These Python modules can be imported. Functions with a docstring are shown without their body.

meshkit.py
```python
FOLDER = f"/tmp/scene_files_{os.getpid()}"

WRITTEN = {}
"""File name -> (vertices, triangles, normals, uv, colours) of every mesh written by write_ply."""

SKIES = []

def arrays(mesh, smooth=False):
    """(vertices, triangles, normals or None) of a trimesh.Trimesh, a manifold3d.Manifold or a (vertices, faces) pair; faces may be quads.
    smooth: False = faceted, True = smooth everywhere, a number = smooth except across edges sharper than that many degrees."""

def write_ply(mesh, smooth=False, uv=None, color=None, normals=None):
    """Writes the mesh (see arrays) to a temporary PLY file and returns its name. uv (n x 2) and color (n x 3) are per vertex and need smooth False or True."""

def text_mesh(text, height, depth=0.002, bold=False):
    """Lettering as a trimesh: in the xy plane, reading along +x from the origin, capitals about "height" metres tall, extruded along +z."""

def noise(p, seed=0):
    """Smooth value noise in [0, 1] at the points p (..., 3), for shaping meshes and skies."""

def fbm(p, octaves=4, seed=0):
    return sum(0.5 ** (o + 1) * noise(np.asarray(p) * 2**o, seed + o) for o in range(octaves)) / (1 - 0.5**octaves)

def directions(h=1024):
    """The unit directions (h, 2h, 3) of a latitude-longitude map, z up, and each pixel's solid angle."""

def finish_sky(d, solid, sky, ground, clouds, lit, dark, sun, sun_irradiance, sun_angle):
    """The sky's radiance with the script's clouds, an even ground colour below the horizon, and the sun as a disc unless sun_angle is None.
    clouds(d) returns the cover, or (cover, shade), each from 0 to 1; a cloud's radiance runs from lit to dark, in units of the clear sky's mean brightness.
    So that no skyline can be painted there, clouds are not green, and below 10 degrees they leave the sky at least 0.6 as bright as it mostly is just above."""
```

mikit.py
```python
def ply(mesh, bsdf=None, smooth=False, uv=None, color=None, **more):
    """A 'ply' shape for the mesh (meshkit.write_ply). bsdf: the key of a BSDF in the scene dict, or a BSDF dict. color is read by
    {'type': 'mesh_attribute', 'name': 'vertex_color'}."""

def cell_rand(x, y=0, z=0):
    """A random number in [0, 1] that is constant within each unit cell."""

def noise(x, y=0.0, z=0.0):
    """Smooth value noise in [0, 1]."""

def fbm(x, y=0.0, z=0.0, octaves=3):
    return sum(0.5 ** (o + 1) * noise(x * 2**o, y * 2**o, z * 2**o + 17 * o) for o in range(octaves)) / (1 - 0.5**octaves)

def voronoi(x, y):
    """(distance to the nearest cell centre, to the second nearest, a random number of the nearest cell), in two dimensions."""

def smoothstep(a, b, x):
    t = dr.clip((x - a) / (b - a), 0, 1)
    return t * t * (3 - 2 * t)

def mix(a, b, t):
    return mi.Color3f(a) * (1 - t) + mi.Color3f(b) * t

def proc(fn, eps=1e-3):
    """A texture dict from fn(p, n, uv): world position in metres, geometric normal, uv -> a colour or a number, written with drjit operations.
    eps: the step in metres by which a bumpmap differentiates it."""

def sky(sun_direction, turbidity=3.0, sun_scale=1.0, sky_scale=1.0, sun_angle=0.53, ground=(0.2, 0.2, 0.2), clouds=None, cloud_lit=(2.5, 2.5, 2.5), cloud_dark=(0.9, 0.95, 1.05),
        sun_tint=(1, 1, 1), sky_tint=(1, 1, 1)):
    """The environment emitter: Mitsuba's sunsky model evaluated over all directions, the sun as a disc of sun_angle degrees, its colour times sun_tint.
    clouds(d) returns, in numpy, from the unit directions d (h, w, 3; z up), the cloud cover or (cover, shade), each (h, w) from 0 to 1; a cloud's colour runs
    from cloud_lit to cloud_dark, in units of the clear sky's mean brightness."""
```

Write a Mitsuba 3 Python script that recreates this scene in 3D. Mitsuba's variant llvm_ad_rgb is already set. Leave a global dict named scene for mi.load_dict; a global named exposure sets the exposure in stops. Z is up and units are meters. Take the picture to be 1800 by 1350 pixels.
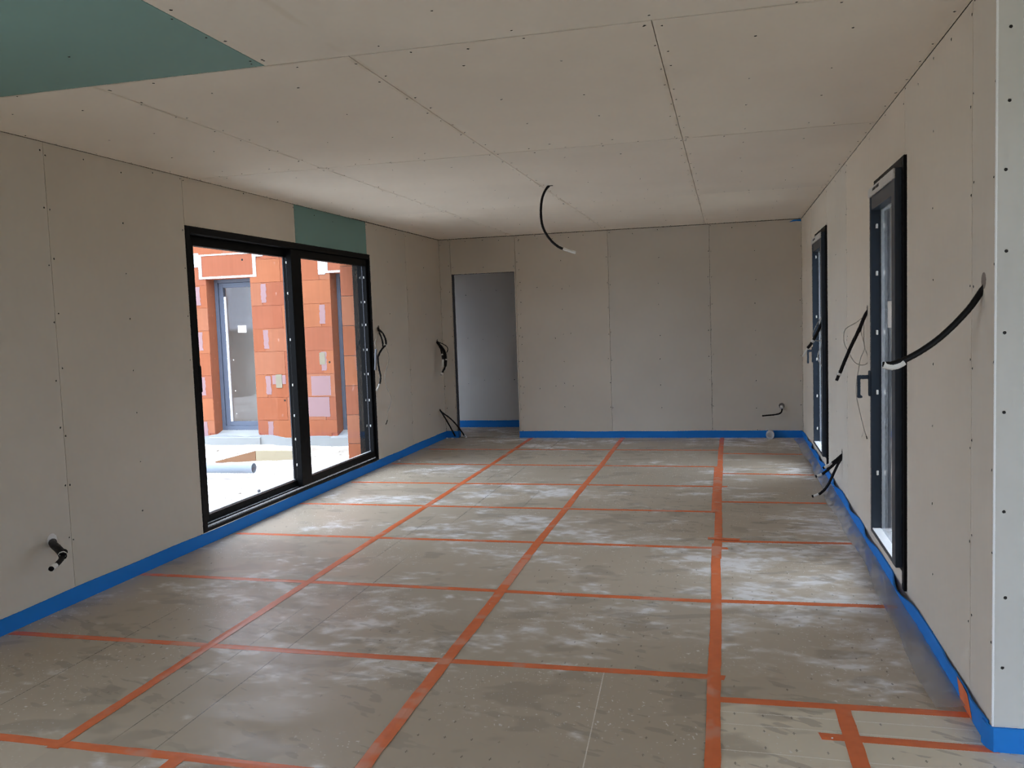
import math, random
import numpy as np, trimesh, drjit as dr, mitsuba as mi, mikit, meshkit
from shapely.geometry import Polygon, box as sbox
from shapely.ops import unary_union
from mikit import noise, fbm, cell_rand, smoothstep, mix
T = mi.ScalarTransform4f
scene, labels = {}, {}
rng = random.Random(7)

# ------------------------------------------------------------------ camera, sky, exposure
CAM = np.array([0.0, 0.0, 1.4708])
YAW, PITCH, ROLL = 0.2479045, -0.07431478, -0.03483143
_f = np.array([-math.sin(YAW) * math.cos(PITCH), math.cos(YAW) * math.cos(PITCH), math.sin(PITCH)])
_r = np.cross(_f, [0, 0, 1]); _r /= np.linalg.norm(_r)
_u = np.cross(_r, _f)
_up = -_r * math.sin(ROLL) + _u * math.cos(ROLL)
scene['camera'] = {'type': 'perspective', 'fov': 2 * math.degrees(math.atan(900 / 1512.853)), 'fov_axis': 'x', 'near_clip': 0.02, 'far_clip': 500.0,
                   'to_world': T().look_at(origin=CAM.tolist(), target=(CAM + _f).tolist(), up=_up.tolist())}
def overcast(d):
    # even overcast: the zenith is about three times as bright as the horizon
    n = meshkit.noise(d * 2.5, 3)
    return np.ones(d.shape[:2]), np.clip(1 - np.clip(d[..., 2], 0, 1) - .06 + .12 * n, 0, 1)
scene['sky'] = mikit.sky((0.3, -0.5, 0.8), turbidity=6.0, sun_scale=0.0, ground=(0.15, 0.15, 0.12), clouds=overcast,
                         cloud_lit=(3.9, 4.3, 4.8), cloud_dark=(1.6, 2.0, 2.65))
exposure = 3.65

# ------------------------------------------------------------------ helpers
def MB(): return []
def bx(x0, x1, y0, y1, z0, z1, b=0.0):
    x0, x1 = min(x0, x1), max(x0, x1); y0, y1 = min(y0, y1), max(y0, y1); z0, z1 = min(z0, z1), max(z0, z1)
    if b <= 0:
        m = trimesh.creation.box(extents=(x1 - x0, y1 - y0, z1 - z0)); m.apply_translation(((x0 + x1) / 2, (y0 + y1) / 2, (z0 + z1) / 2)); return m
    b = min(b, 0.45 * (x1 - x0), 0.45 * (y1 - y0), 0.45 * (z1 - z0))
    pts = []
    for sx in (0, 1):
        for sy in (0, 1):
            for sz in (0, 1):
                c = [(x0, x1)[sx], (y0, y1)[sy], (z0, z1)[sz]]
                s = [1 - 2 * sx, 1 - 2 * sy, 1 - 2 * sz]
                for k in range(3):
                    p = [c[i] + (b * s[i] if i != k else 0) for i in range(3)]; pts.append(p)
    return trimesh.convex.convex_hull(np.array(pts))
def join(ms):
    return ms[0] if len(ms) == 1 else trimesh.util.concatenate(ms)
def numbered(name):
    if name not in scene and not any(k.startswith(name + '__') for k in scene) and name not in labels: return name
    i = 1
    while True:
        n = f'{name}_{i:03d}'
        if n not in scene and n not in labels and not any(k.startswith(n + '__') for k in scene): return n
        i += 1
def obj(name, mesh, mat, parent=None, smooth=False, **lab):
    key = numbered((parent + '__' if parent else '') + name)
    if isinstance(mesh, list): mesh = join(mesh)
    scene[key] = mikit.ply(mesh, mat, smooth=smooth)
    if lab: labels[key] = lab
    return key
def thing(name, label, cat, group=None, kind=None):
    key = numbered(name); labels[key] = {'label': label}
    if cat: labels[key]['category'] = cat
    if group: labels[key]['group'] = group
    if kind: labels[key]['kind'] = kind
    return key
def struct(name, mesh, mat, label):
    k = obj(name, mesh, mat); labels[k] = {'label': label, 'kind': 'structure'}; return k
def spline(pts, n=8):
    from scipy.interpolate import CubicSpline
    p = np.array(pts, float)
    if len(p) < 3: return np.linspace(p[0], p[1], max(n, 2))
    d = np.sqrt(np.linalg.norm(np.diff(p, axis=0), axis=1)); t = np.concatenate([[0], np.cumsum(d)])
    return CubicSpline(t, p)(np.linspace(0, t[-1], (len(p) - 1) * n + 1))
def tube(pts, r, sides=12, n=8, bore=0.0, closed_ends=True):
    p = spline(pts, n)
    t = np.gradient(p, axis=0); t /= np.linalg.norm(t, axis=1, keepdims=True)
    a = np.cross(t[0], [0, 0, 1.0]);
    if np.linalg.norm(a) < 1e-3: a = np.cross(t[0], [1.0, 0, 0])
    a /= np.linalg.norm(a)
    ang = np.arange(sides) * 2 * math.pi / sides
    rings = []
    for i in range(len(p)):
        a = a - t[i] * (a @ t[i]); a /= np.linalg.norm(a); b = np.cross(t[i], a)
        rr = r[i] if hasattr(r, '__len__') else r
        rings.append(p[i] + rr * (np.cos(ang)[:, None] * a + np.sin(ang)[:, None] * b))
    if bore > 0:   # open end: go back inside
        rin = [p[-1] + bore * (np.cos(ang)[:, None] * a + np.sin(ang)[:, None] * b), p[-1] - t[-1] * min(0.04, 0.5 * np.linalg.norm(p[-1] - p[0])) + bore * (np.cos(ang)[:, None] * a + np.sin(ang)[:, None] * b)]
        rings += rin
        endc = p[-1] - t[-1] * min(0.04, 0.5 * np.linalg.norm(p[-1] - p[0]))
    else:
        endc = p[-1]
    v = np.vstack(rings); f = []
    for i in range(len(rings) - 1):
        for j in range(sides):
            q = (i * sides + j, i * sides + (j + 1) % sides, (i + 1) * sides + (j + 1) % sides, (i + 1) * sides + j)
            f += [(q[0], q[1], q[2]), (q[0], q[2], q[3])]
    v = np.vstack([v, p[0], endc]); L = len(rings) - 1; n0 = len(v) - 2
    for j in range(sides):
        f.append((n0, (j + 1) % sides, j)); f.append((n0 + 1, L * sides + j, L * sides + (j + 1) % sides))
    return trimesh.Trimesh(v, f, process=False)
def poly_slab(poly, axis, at, thick):
    """Extrudes a polygon of the wall plane. axis 0: (y,z) on x=at; 1: (x,z) on y=at; 2: (x,y) on z=at. thick runs along +axis."""
    out = []
    for g in getattr(poly, 'geoms', [poly]):
        if g.is_empty or g.area < 1e-5: continue
        m = trimesh.creation.extrude_polygon(g, abs(thick), engine='earcut')
        v = m.vertices
        w = v[:, 2] + min(0, thick)
        if axis == 0: nv = np.stack([at + w, v[:, 0], v[:, 1]], 1); flip = False
        elif axis == 1: nv = np.stack([v[:, 0], at + w, v[:, 1]], 1); flip = True
        else: nv = np.stack([v[:, 0], v[:, 1], at + w], 1); flip = False
        f = m.faces[:, ::-1] if flip else m.faces
        out.append(trimesh.Trimesh(nv, f, process=False))
    return out
def ngon(c, axis, r, h, n=8):
    """small disc proud of a surface, normal along axis with sign of h"""
    a = np.arange(n) * 2 * math.pi / n
    o = [i for i in range(3) if i != axis]
    base = np.zeros((n, 3)); base[:, o[0]] = np.cos(a) * r; base[:, o[1]] = np.sin(a) * r
    top = base * 0.8; top[:, axis] = h
    v = np.vstack([base, top, [[h if i == axis else 0 for i in range(3)]]]) + np.array(c)
    f = []
    for i in range(n):
        j = (i + 1) % n
        f += [(i, j, n + j), (i, n + j, n + i), (n + i, n + j, 2 * n)]
    s = (1 if h > 0 else -1) * (1 if axis != 1 else -1)
    if s < 0: f = [t[::-1] for t in f]
    return trimesh.Trimesh(v, f, process=False)

# ------------------------------------------------------------------ materials
def rgb(*c): return {'type': 'rgb', 'value': list(c)}
def mat(name, base, rough=0.5, spec=0.5, metallic=0.0, **k):
    b = {'type': 'principled', 'base_color': rgb(*base) if not isinstance(base, dict) else base, 'roughness': rough, 'specular': spec, 'metallic': metallic, **k}
    scene[name] = {'type': 'twosided', 'bsdf': b}
def ceil_tex(c, seed):
    b = board_tex(c, seed); fn0 = mikit._FUNCTIONS[b['fn']]
    def fn(p, n, uv):
        k = fn0(p, n, uv)
        d = dr.minimum(dr.minimum(dr.abs(p.x + 1.397), dr.abs(p.x + .247)), dr.minimum(dr.abs(p.x + 2.552), dr.minimum(dr.abs(p.y - 5.25), dr.abs(p.y - 3.14))))
        st = smoothstep(.026, .004, d) * smoothstep(.46, .74, fbm(p.x * 4.0 + seed, p.y * 4.0, 1.0, 3))
        return mix(k, (0.52, 0.45, 0.34), st * .45)
    return mikit.proc(fn)
def board_tex(c, seed, amp=0.09):
    c = np.array(c, float)
    def fn(p, n, uv):
        a = fbm(p.x * 1.3 + seed, p.y * 1.3, p.z * 1.3, 3) - 0.5
        g = noise(p.x * 45, p.y * 45, p.z * 14 + seed) - 0.5
        k = 1 + amp * 2 * a + 0.018 * g
        return mi.Color3f(*[float(v) for v in c]) * k
    return mikit.proc(fn)
PB = (0.60, 0.545, 0.465)
mat('plasterboard_a', board_tex(PB, 1.7), 0.75, 0.25)
mat('plasterboard_b', board_tex((0.588, 0.54, 0.468), 9.2), 0.75, 0.25)
mat('plasterboard_c', board_tex((0.61, 0.545, 0.46), 4.4), 0.75, 0.25)
mat('plasterboard_cool_lit', board_tex((0.60, 0.60, 0.58), 6.4, 0.14), 0.75, 0.25)  # same board as the beige ones, a cool skylight tint put into its colour
mat('plasterboard_green', board_tex((0.185, 0.31, 0.285), 3.1), 0.7, 0.25)
mat('ceiling_lit_board_a', ceil_tex((0.69, 0.63, 0.545), 2.7), 0.75, 0.25)  # same plasterboard as the walls; brighter ceiling light put into the colour
mat('ceiling_lit_board_b', ceil_tex((0.68, 0.625, 0.545), 5.2), 0.75, 0.25)
CPANEL = ['ceiling_lit_board_a', 'ceiling_lit_board_b']
PANEL = ['plasterboard_a', 'plasterboard_b', 'plasterboard_c']
mat('core', (0.12, 0.11, 0.10), 0.9, 0.1)
mat('screw_black', (0.012, 0.011, 0.010), 0.55, 0.3)
mat('concrete', (0.33, 0.32, 0.30), 0.85, 0.2)
def floor_tex(p, n, uv):
    x, y = p.x, p.y
    wx, wy = x + 0.10 * fbm(x * 2.3, y * 2.3, 9.0, 2), y + 0.10 * fbm(x * 2.3 + 7, y * 2.3, 4.0, 2)
    a = fbm(wx * 1.5 + 3, wy * 2.1, 0.0, 4)
    s = fbm(wx * 6.0 + 11, wy * 9.5, 2.0, 4)
    s2 = fbm(wx * 17.0 + wy * 9 + 5, wy * 26.0 - wx * 5, 7.0, 3)
    boardtone = cell_rand(dr.floor(x * 0.87 + 0.06), dr.floor((y - 2.49) / 0.99)) - 0.5
    clean = dr.select((x > -0.085) & (y < 3.283), mi.Float(1), mi.Float(0))
    base = mix((0.425, 0.36, 0.275), (0.50, 0.44, 0.36), a) * (1 + 0.12 * boardtone)
    base = mix(base, (0.70, 0.64, 0.52), clean * 0.85)
    d = 0.46 * a + 0.34 * s + 0.20 * s2 + 0.06 * boardtone - 0.10 * clean
    dust = smoothstep(0.50, 0.66, d)
    c = mix(base, (0.72, 0.705, 0.69), dust * 0.62)
    chalk = smoothstep(0.60, 0.70, d + 0.10 * (s2 - 0.5))
    c = mix(c, (0.86, 0.86, 0.87), chalk * 0.55)
    spk = smoothstep(0.78, 0.86, noise(x * 110 + y * 31, y * 95 - x * 20, 3.3)) * smoothstep(0.48, 0.62, fbm(x * 2.2, y * 3.0, 8.8, 2))
    c = mix(c, (0.80, 0.80, 0.80), spk * 0.6)
    scuff = smoothstep(0.62, 0.74, fbm(wx * 4.0 + wy * 1.6 + 31, wy * 7.5 - wx * 2.0, 4.0, 3))
    c = mix(c, (0.29, 0.25, 0.20), scuff * 0.45)
    smear = smoothstep(0.66, 0.72, fbm(wx * 9.0 + 60, wy * 22.0 + wx * 7, 4.0, 3)) * smoothstep(0.5, 0.6, fbm(x * 1.2 + 9, y * 1.2, 6.0, 2))
    c = mix(c, (0.26, 0.23, 0.19), smear * 0.4)
    # printed grid: small marks every 10 by 12 cm, mostly rubbed away
    gx, gy = x * 10 - dr.floor(x * 10 + 0.5), (y - 3.04) * 8.33; gy = gy - dr.floor(gy + 0.5)
    wear = smoothstep(0.46, 0.66, fbm(x * 1.9 + 40, y * 1.9, 1.0, 2) + 0.16 * clean + 0.08 * smoothstep(-1.4, -0.4, x)) * smoothstep(0.15, 0.5, cell_rand(dr.floor(x * 10 + 0.5), dr.floor((y - 3.04) * 8.33 + 0.5)))
    cross = dr.select(((dr.abs(gx) < 0.020) & (dr.abs(gy) < 0.075)) | ((dr.abs(gx) < 0.05) & (dr.abs(gy) < 0.014)), mi.Float(1), mi.Float(0))
    c = mix(c, (0.08, 0.07, 0.06), cross * wear * 0.6)
    def line(x0, w, lo, hi, off):
        return smoothstep(w, w * 0.4, dr.abs(x - x0 - 0.004 * (noise(y * 1.7 + off) - 0.5))) * smoothstep(lo, hi, noise(y * 0.9 + off, 5.0 + off))
    lines = dr.maximum(dr.maximum(line(-1.99, 0.0028, 0.12, 0.4, 2.0), line(-2.19, 0.0022, 0.35, 0.6, 7.0)), dr.maximum(line(-1.59, 0.002, 0.45, 0.6, 12.0), line(-2.86, 0.002, 0.4, 0.6, 22.0)))
    c = mix(c, (0.05, 0.045, 0.04), lines * 0.85)
    pale = smoothstep(0.0035, 0.0012, dr.minimum(dr.abs(y - 3.07 - 0.01 * noise(x * 2)), dr.minimum(dr.abs(y - 2.875 - 0.01 * noise(x * 2 + 4)), dr.abs(y - 3.16 - 0.02 * noise(x * 3 + 8))))) * clean
    pale = dr.maximum(pale, smoothstep(0.003, 0.001, dr.abs(x + 0.5 + 0.05 * (y - 3.0))) * smoothstep(3.6, 3.3, y) * smoothstep(0.35, 0.6, noise(y * 3.0, 2.0)))
    return mix(c, (0.85, 0.83, 0.78), pale * 0.6)
def floor_rough(p, n, uv):
    s = fbm(p.x * 3.0 + 11, p.y * 8.0, 2.0, 3)
    return 0.27 + 0.30 * s
scene['floor_foil'] = {'type': 'twosided', 'bsdf': {'type': 'principled', 'base_color': mikit.proc(floor_tex), 'roughness': mikit.proc(floor_rough), 'specular': 0.5}}
def tape_tex(p, n, uv):
    s = fbm(p.x * 30, p.y * 30, 1.0, 3)
    w = smoothstep(0.60, 0.78, fbm(p.x * 9 + 5, p.y * 9, 3.0, 3))
    c = mix((0.66, 0.150, 0.048), (0.74, 0.185, 0.064), s)
    return mix(c, (0.66, 0.36, 0.27), w * 0.55)
mat('tape_orange', mikit.proc(tape_tex), 0.36, 0.5)
mat('foam_blue', (0.010, 0.185, 0.60), 0.6, 0.3)
scene['film_clear'] = {'type': 'blendbsdf', 'weight': 0.22, 'a': {'type': 'thindielectric', 'int_ior': 1.45}, 'b': {'type': 'twosided', 'bsdf': {'type': 'principled', 'base_color': rgb(0.5, 0.52, 0.55), 'roughness': 0.35, 'specular': 0.6}}}
mat('frame_black', (0.0040, 0.0043, 0.0050), 0.45, 0.10)
mat('frame_anthracite', (0.026, 0.038, 0.055), 0.35, 0.35)
mat('frame_grey', (0.10, 0.13, 0.19), 0.4, 0.5)
scene['glass'] = {'type': 'thindielectric', 'int_ior': 1.5}
mat('clip_white', (0.80, 0.80, 0.78), 0.5, 0.4)
mat('spacer_silver', (0.86, 0.90, 0.94), 0.4, 0.5)
mat('bead_grey', (0.30, 0.32, 0.34), 0.35, 0.5)
mat('hole_dim', (0.22, 0.19, 0.17), 0.9, 0.1)
mat('conduit_black', (0.005, 0.005, 0.006), 0.45, 0.2)
mat('conduit_grey', (0.13, 0.135, 0.155), 0.5, 0.5)
mat('tip_white', (0.72, 0.72, 0.70), 0.5, 0.4)
mat('wire_grey', (0.42, 0.40, 0.36), 0.5, 0.4)
mat('vent_grey', (0.52, 0.51, 0.49), 0.5, 0.4)
mat('sill_white', (0.80, 0.82, 0.84), 0.4, 0.5)
mat('stud_metal', (0.075, 0.08, 0.095), 0.4, 0.5, 0.3)
mat('pipe_pvc', (0.25, 0.30, 0.37), 0.4, 0.5)
mat('pipe_white', (0.62, 0.62, 0.63), 0.4, 0.5)
mat('gypsum_white', (0.78, 0.77, 0.75), 0.9, 0.1)
BRK = [(0.345, 0.110, 0.052), (0.37, 0.128, 0.060), (0.33, 0.107, 0.057), (0.355, 0.134, 0.073)]
def brick_tex(c, seed):
    def fn(p, n, uv):
        a = fbm(p.x * 2 + seed, p.y * 2, p.z * 2, 3) - 0.5
        st = noise((p.x + p.y) * 60, 0.0, p.z * 3) - 0.5
        return mi.Color3f(*c) * (1 + 0.16 * a + 0.07 * st)
    return mikit.proc(fn)
for i, c in enumerate(BRK): mat(f'brick_{"abcd"[i]}', brick_tex(c, 3.0 * i), 0.85, 0.2)
BRICK = ['brick_a', 'brick_b', 'brick_c', 'brick_d']
mat('brick_joint', (0.40, 0.13, 0.07), 0.9, 0.1)
mat('glue_smear', (0.34, 0.215, 0.225), 0.9, 0.1)
mat('mortar_white', (0.50, 0.50, 0.50), 0.9, 0.1)
mat('mortar_beige', (0.30, 0.27, 0.20), 0.9, 0.1)
mat('cement', (0.33, 0.345, 0.345), 0.9, 0.15)
mat('wood_brown', (0.30, 0.165, 0.095), 0.8, 0.2)
mat('wood_beige', (0.40, 0.345, 0.24), 0.8, 0.2)
def sand_tex(p, n, uv):
    a = fbm(p.x * 1.2, p.y * 1.2, 0.0, 4)
    b = fbm(p.x * 9, p.y * 9, 3.0, 3)
    return mix((0.40, 0.37, 0.325), (0.60, 0.58, 0.55), smoothstep(0.36, 0.58, 0.6 * a + 0.4 * b))
mat('earth', (0.13, 0.12, 0.09), 0.95, 0.1)
mat('sand', mikit.proc(sand_tex), 0.95, 0.1)

# ------------------------------------------------------------------ shell
XL, XR, YB, ZC = -3.511, 0.821, 10.366, 2.5
XE = -3.86            # outer face of the left wall
PT = 0.0125
YR = -0.75             # rear wall
XF = 4.2              # far right side of the wider part behind the corner
YC = 3.03             # return wall
def cut(rect, holes):
    p = sbox(*rect)
    for h in holes: p = p.difference(sbox(*h))
    return p
def panels(parent, axis, at, thick, rects, holes, gap=0.0016, green=(), mats=None, label_green=None):
    for i, r in enumerate(rects):
        p = cut((r[0] + gap, r[1], r[2] - gap, r[3]) if False else (r[0] + gap, r[1] + gap, r[2] - gap, r[3] - gap), holes)
        if p.is_empty: continue
        m = 'plasterboard_green' if i in green else (mats or PANEL)[(i * 5 + 1) % len(mats or PANEL)]
        k = obj('plasterboard', poly_slab(p, axis, at, thick), m, parent)
        if i in green: labels[k] = {'label': label_green}
SCREWS = {}
def screws(axis, at, sgn, rects, holes, step=0.3, r=0.0052, mid=True, seed=1, edge=0.018, rows=False):
    rg = random.Random(seed); out = []
    for r4 in rects:
        u0, v0, u1, v1 = r4
        w = u1 - u0
        cols = [u0 + edge, u1 - edge] + ([u0 + w / 2] if mid and w > 0.7 else [])
        if rows:
            pts = [(u, v0 + 0.035 + k * step * 0.62) for k in range(int((v1 - v0) / (step * 0.62)) + 1) for u in (cols[:2])]
            nr = max(1, round((v1 - v0) / 0.6))
            for k in range(nr + 1):
                v = v0 + 0.03 + (v1 - v0 - 0.06) * k / nr
                pts += [(u0 + 0.06 + (w - 0.12) * q / 5, v) for q in range(6)]
        else:
            pts = [(u, v0 + 0.06 + k * step) for u in cols for k in range(int((v1 - v0 - 0.08) / step) + 1)]
            pts += [(u0 + w * (0.25 + 0.5 * q), v1 - 0.03) for q in (0, 1)]
        for u, v in pts:
            u += rg.uniform(-.009, .009); v += rg.uniform(-.035, .035)
            if not (u0 + .006 < u < u1 - .006 and v0 + .006 < v < v1 - .006): continue
            if any(h[0] - .012 < u < h[2] + .012 and h[1] - .012 < v < h[3] + .012 for h in holes): continue
            c = [0, 0, 0]; o = [i for i in range(3) if i != axis]; c[axis] = at; c[o[0]] = u; c[o[1]] = v
            out.append(ngon(c, axis, r * rg.uniform(.8, 1.15), 0.0009 * sgn))
    return out
def add_screws(parent, ms):
    k = obj('screw_heads', ms, 'screw_black', parent); labels[k] = {'label': 'black drywall screw heads', 'kind': 'stuff'}

# ---- left wall with the sliding door opening
DY0, DY1, DZ0, DZ1 = 5.11, 8.168, 0.085, 2.178
wl = poly_slab(cut((YR - .4, -.35, 10.40, 3.0), [(DY0 - .03, -.02, 8.222, 2.21)] + [(-.6, 0.0, 1.7, 2.2)]), 0, XE, (XL - PT) - XE)
WALL_L = struct('wall_left', wl, 'core', 'left wall of grey-beige plasterboard sheets around the black sliding door')
seams = [YR, .31, 1.51, 2.71, 3.91, 5.11, 6.64, 8.11, 9.19, YB]
rects = [(seams[i], 0.0, seams[i + 1], ZC - .0012) for i in range(len(seams) - 1)]
hole = [(DY0 + .002, -.1, DY1 - .002, DZ1 - .002)] + [(-.6, 0.0, 1.7, 2.2)]
panels(WALL_L, 0, XL - PT, PT, rects, hole, green=(6,), label_green='green moisture-resistant plasterboard above the sliding door')
add_screws(WALL_L, screws(0, XL, 1, [r for r in rects if r[2] > 2.7], [(DY0, -.1, DY1, DZ1)], seed=3))
# masonry blocks of the door's outer reveal (far jamb, near jamb)
zj = [-.3, -.065, .243, .545, .848, 1.158, 1.468, 1.774, 2.08, 2.21]
for (ya, yb) in ((8.214, 8.52), (4.79, 5.088)):
    for i in range(len(zj) - 1):
        obj('brick', bx(XE - .004, XE + .158, ya, yb, zj[i] + .002, zj[i + 1] - .002, .004), BRICK[(i * 7 + (ya > 6)) % 4], WALL_L)

# ---- back wall with doorway, corridor behind it
DX0, DX1, DH = -3.357, -2.547, 2.063
wb = poly_slab(cut((XL - PT, -.05, XR + .3, 2.9), [(DX0 - .004, -.1, DX1 + .004, DH + .004)]), 1, YB + PT, .075)
WALL_B = struct('wall_back', wb, 'core', 'end wall of grey-beige plasterboard with an open doorway at its left')
bs = [XL, DX0 - .008, -2.53, -1.385, -.2, XR]
brects = [(bs[i], 0.0, bs[i + 1], ZC - .0012) for i in range(len(bs) - 1)]
panels(WALL_B, 1, YB, PT, brects, [(DX0, -.1, DX1, DH)])
add_screws(WALL_B, screws(1, YB, -1, brects, [(DX0, -.1, DX1, DH)], seed=5, rows=False) + screws(1, YB, -1, brects[2:3], [(DX0, -.1, DX1, DH), (-1.8, 0, -1.2, 2.5)], seed=8, rows=True, edge=.05))
D2 = thing('door_2', 'open doorway in the end wall lined with a dark metal stud', None, kind='structure')
obj('stud', [bx(DX0 - .004, DX0 + .0015, YB + .001, YB + .10, 0, DH), bx(DX0, DX0 + .012, YB + .03, YB + .034, 0, DH)], 'stud_metal', D2, label='dark metal stud of the left jamb')
obj('stud', bx(DX1 - .0015, DX1 + .004, YB + .001, YB + .10, 0, DH), 'stud_metal', D2)
obj('lintel', bx(DX0, DX1, YB + .001, YB + .10, DH - .0015, DH + .004), 'stud_metal', D2)
YK = 11.42
struct('wall_corridor', bx(-9.0, -1.4, YK + PT, YK + .2, -.3, 2.9), 'core', 'plain plasterboard wall of the corridor seen through the doorway')
krects = [(-9.0, 0, -8.58, 2.5)] + [(-8.58 + 1.2 * i, 0, -7.38 + 1.2 * i, 2.5) for i in range(5)] + [(-2.58, 0, -1.4, 2.5)]
panels('wall_corridor', 1, YK, PT, krects, [], mats=['plasterboard_cool_lit'])
add_screws('wall_corridor', screws(1, YK, -1, krects[3:6], [], seed=9, rows=True))
struct('wall_corridor_end', [bx(-1.4, -1.2, YB + .0875, YK + .2, -.3, 2.9), bx(-9.2, -9.0, 10.4, YK + .2, 2.2, 2.9)], 'plasterboard_cool_lit', 'short end walls of the corridor behind the doorway')
struct('ceiling_corridor', bx(-9.0, -1.4, YB + .0875, YK + PT, 2.5, 2.7), 'plasterboard_cool_lit', 'corridor ceiling behind the doorway')
struct('floor_corridor', bx(-9.0, -1.4, YB + .0875, YK + PT, -.3, -.001), 'floor_foil', 'corridor floor behind the doorway')

# ---- right wall with two narrow windows
WIN = [dict(y0=4.42, y1=5.27), dict(y0=7.775, y1=8.69)]
WZ0, WZ1 = .185, 2.178
wh = [(w['y0'], WZ0, w['y1'], WZ1) for w in WIN]
wh2 = wh + [(w['y0'], .09, w['y0'] + .03, WZ1) for w in WIN]
wr = poly_slab(cut((YC + PT, -.35, YB + .6, 3.0), wh), 0, XR + PT, .36)
WALL_R = struct('wall_right', wr, 'core', 'right wall of beige plasterboard sheets with two narrow black windows')
rs = [YC, 3.3, 4.47, 6.55, 7.82, 9.2, YB]
rrects = [(rs[i], 0.0, rs[i + 1], ZC - .0012) for i in range(len(rs) - 1)]
panels(WALL_R, 0, XR, PT, rrects, wh2)
add_screws(WALL_R, screws(0, XR, -1, rrects, wh2, seed=11))

# ---- return wall beside the camera side corner, rear part of the room
wt = bx(XR + .2, XF + .3, YC + PT, YC + .33, -.35, 3.0)
struct('wall_return', wt, 'core', 'short plasterboard wall facing the camera at the right edge')
trects = [(XR, 0, 1.62, 2.496), (1.62, 0, 2.82, 2.496), (2.82, 0, XF, 2.496)]
panels('wall_return', 1, YC, PT, trects, [], mats=['plasterboard_cool_lit'])
for (x, z) in [(.858, 2.097), (.849, 1.886), (.852, 1.633), (.849, 1.376), (.849, 1.122), (.851, .80), (.857, .517), (.85, .283), (.86, 2.32)]:
    obj('screw', ngon((x, YC, z), 1, .0054, -.001, 10), 'screw_black', 'wall_return')
struct('trim_1', bx(XR - .0012, XR + .005, YC - .0012, YC + .006, .0, ZC - .005, .0008), 'sill_white', 'pale corner bead along the outside corner at the right')
struct('wall_rear', poly_slab(cut((XL, -.35, XF, 3.0), [(1.0, 0.0, 4.0, 2.2)]), 1, YR - .3, .3), 'plasterboard_b', 'rear wall behind the camera with wide unglazed openings')
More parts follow.
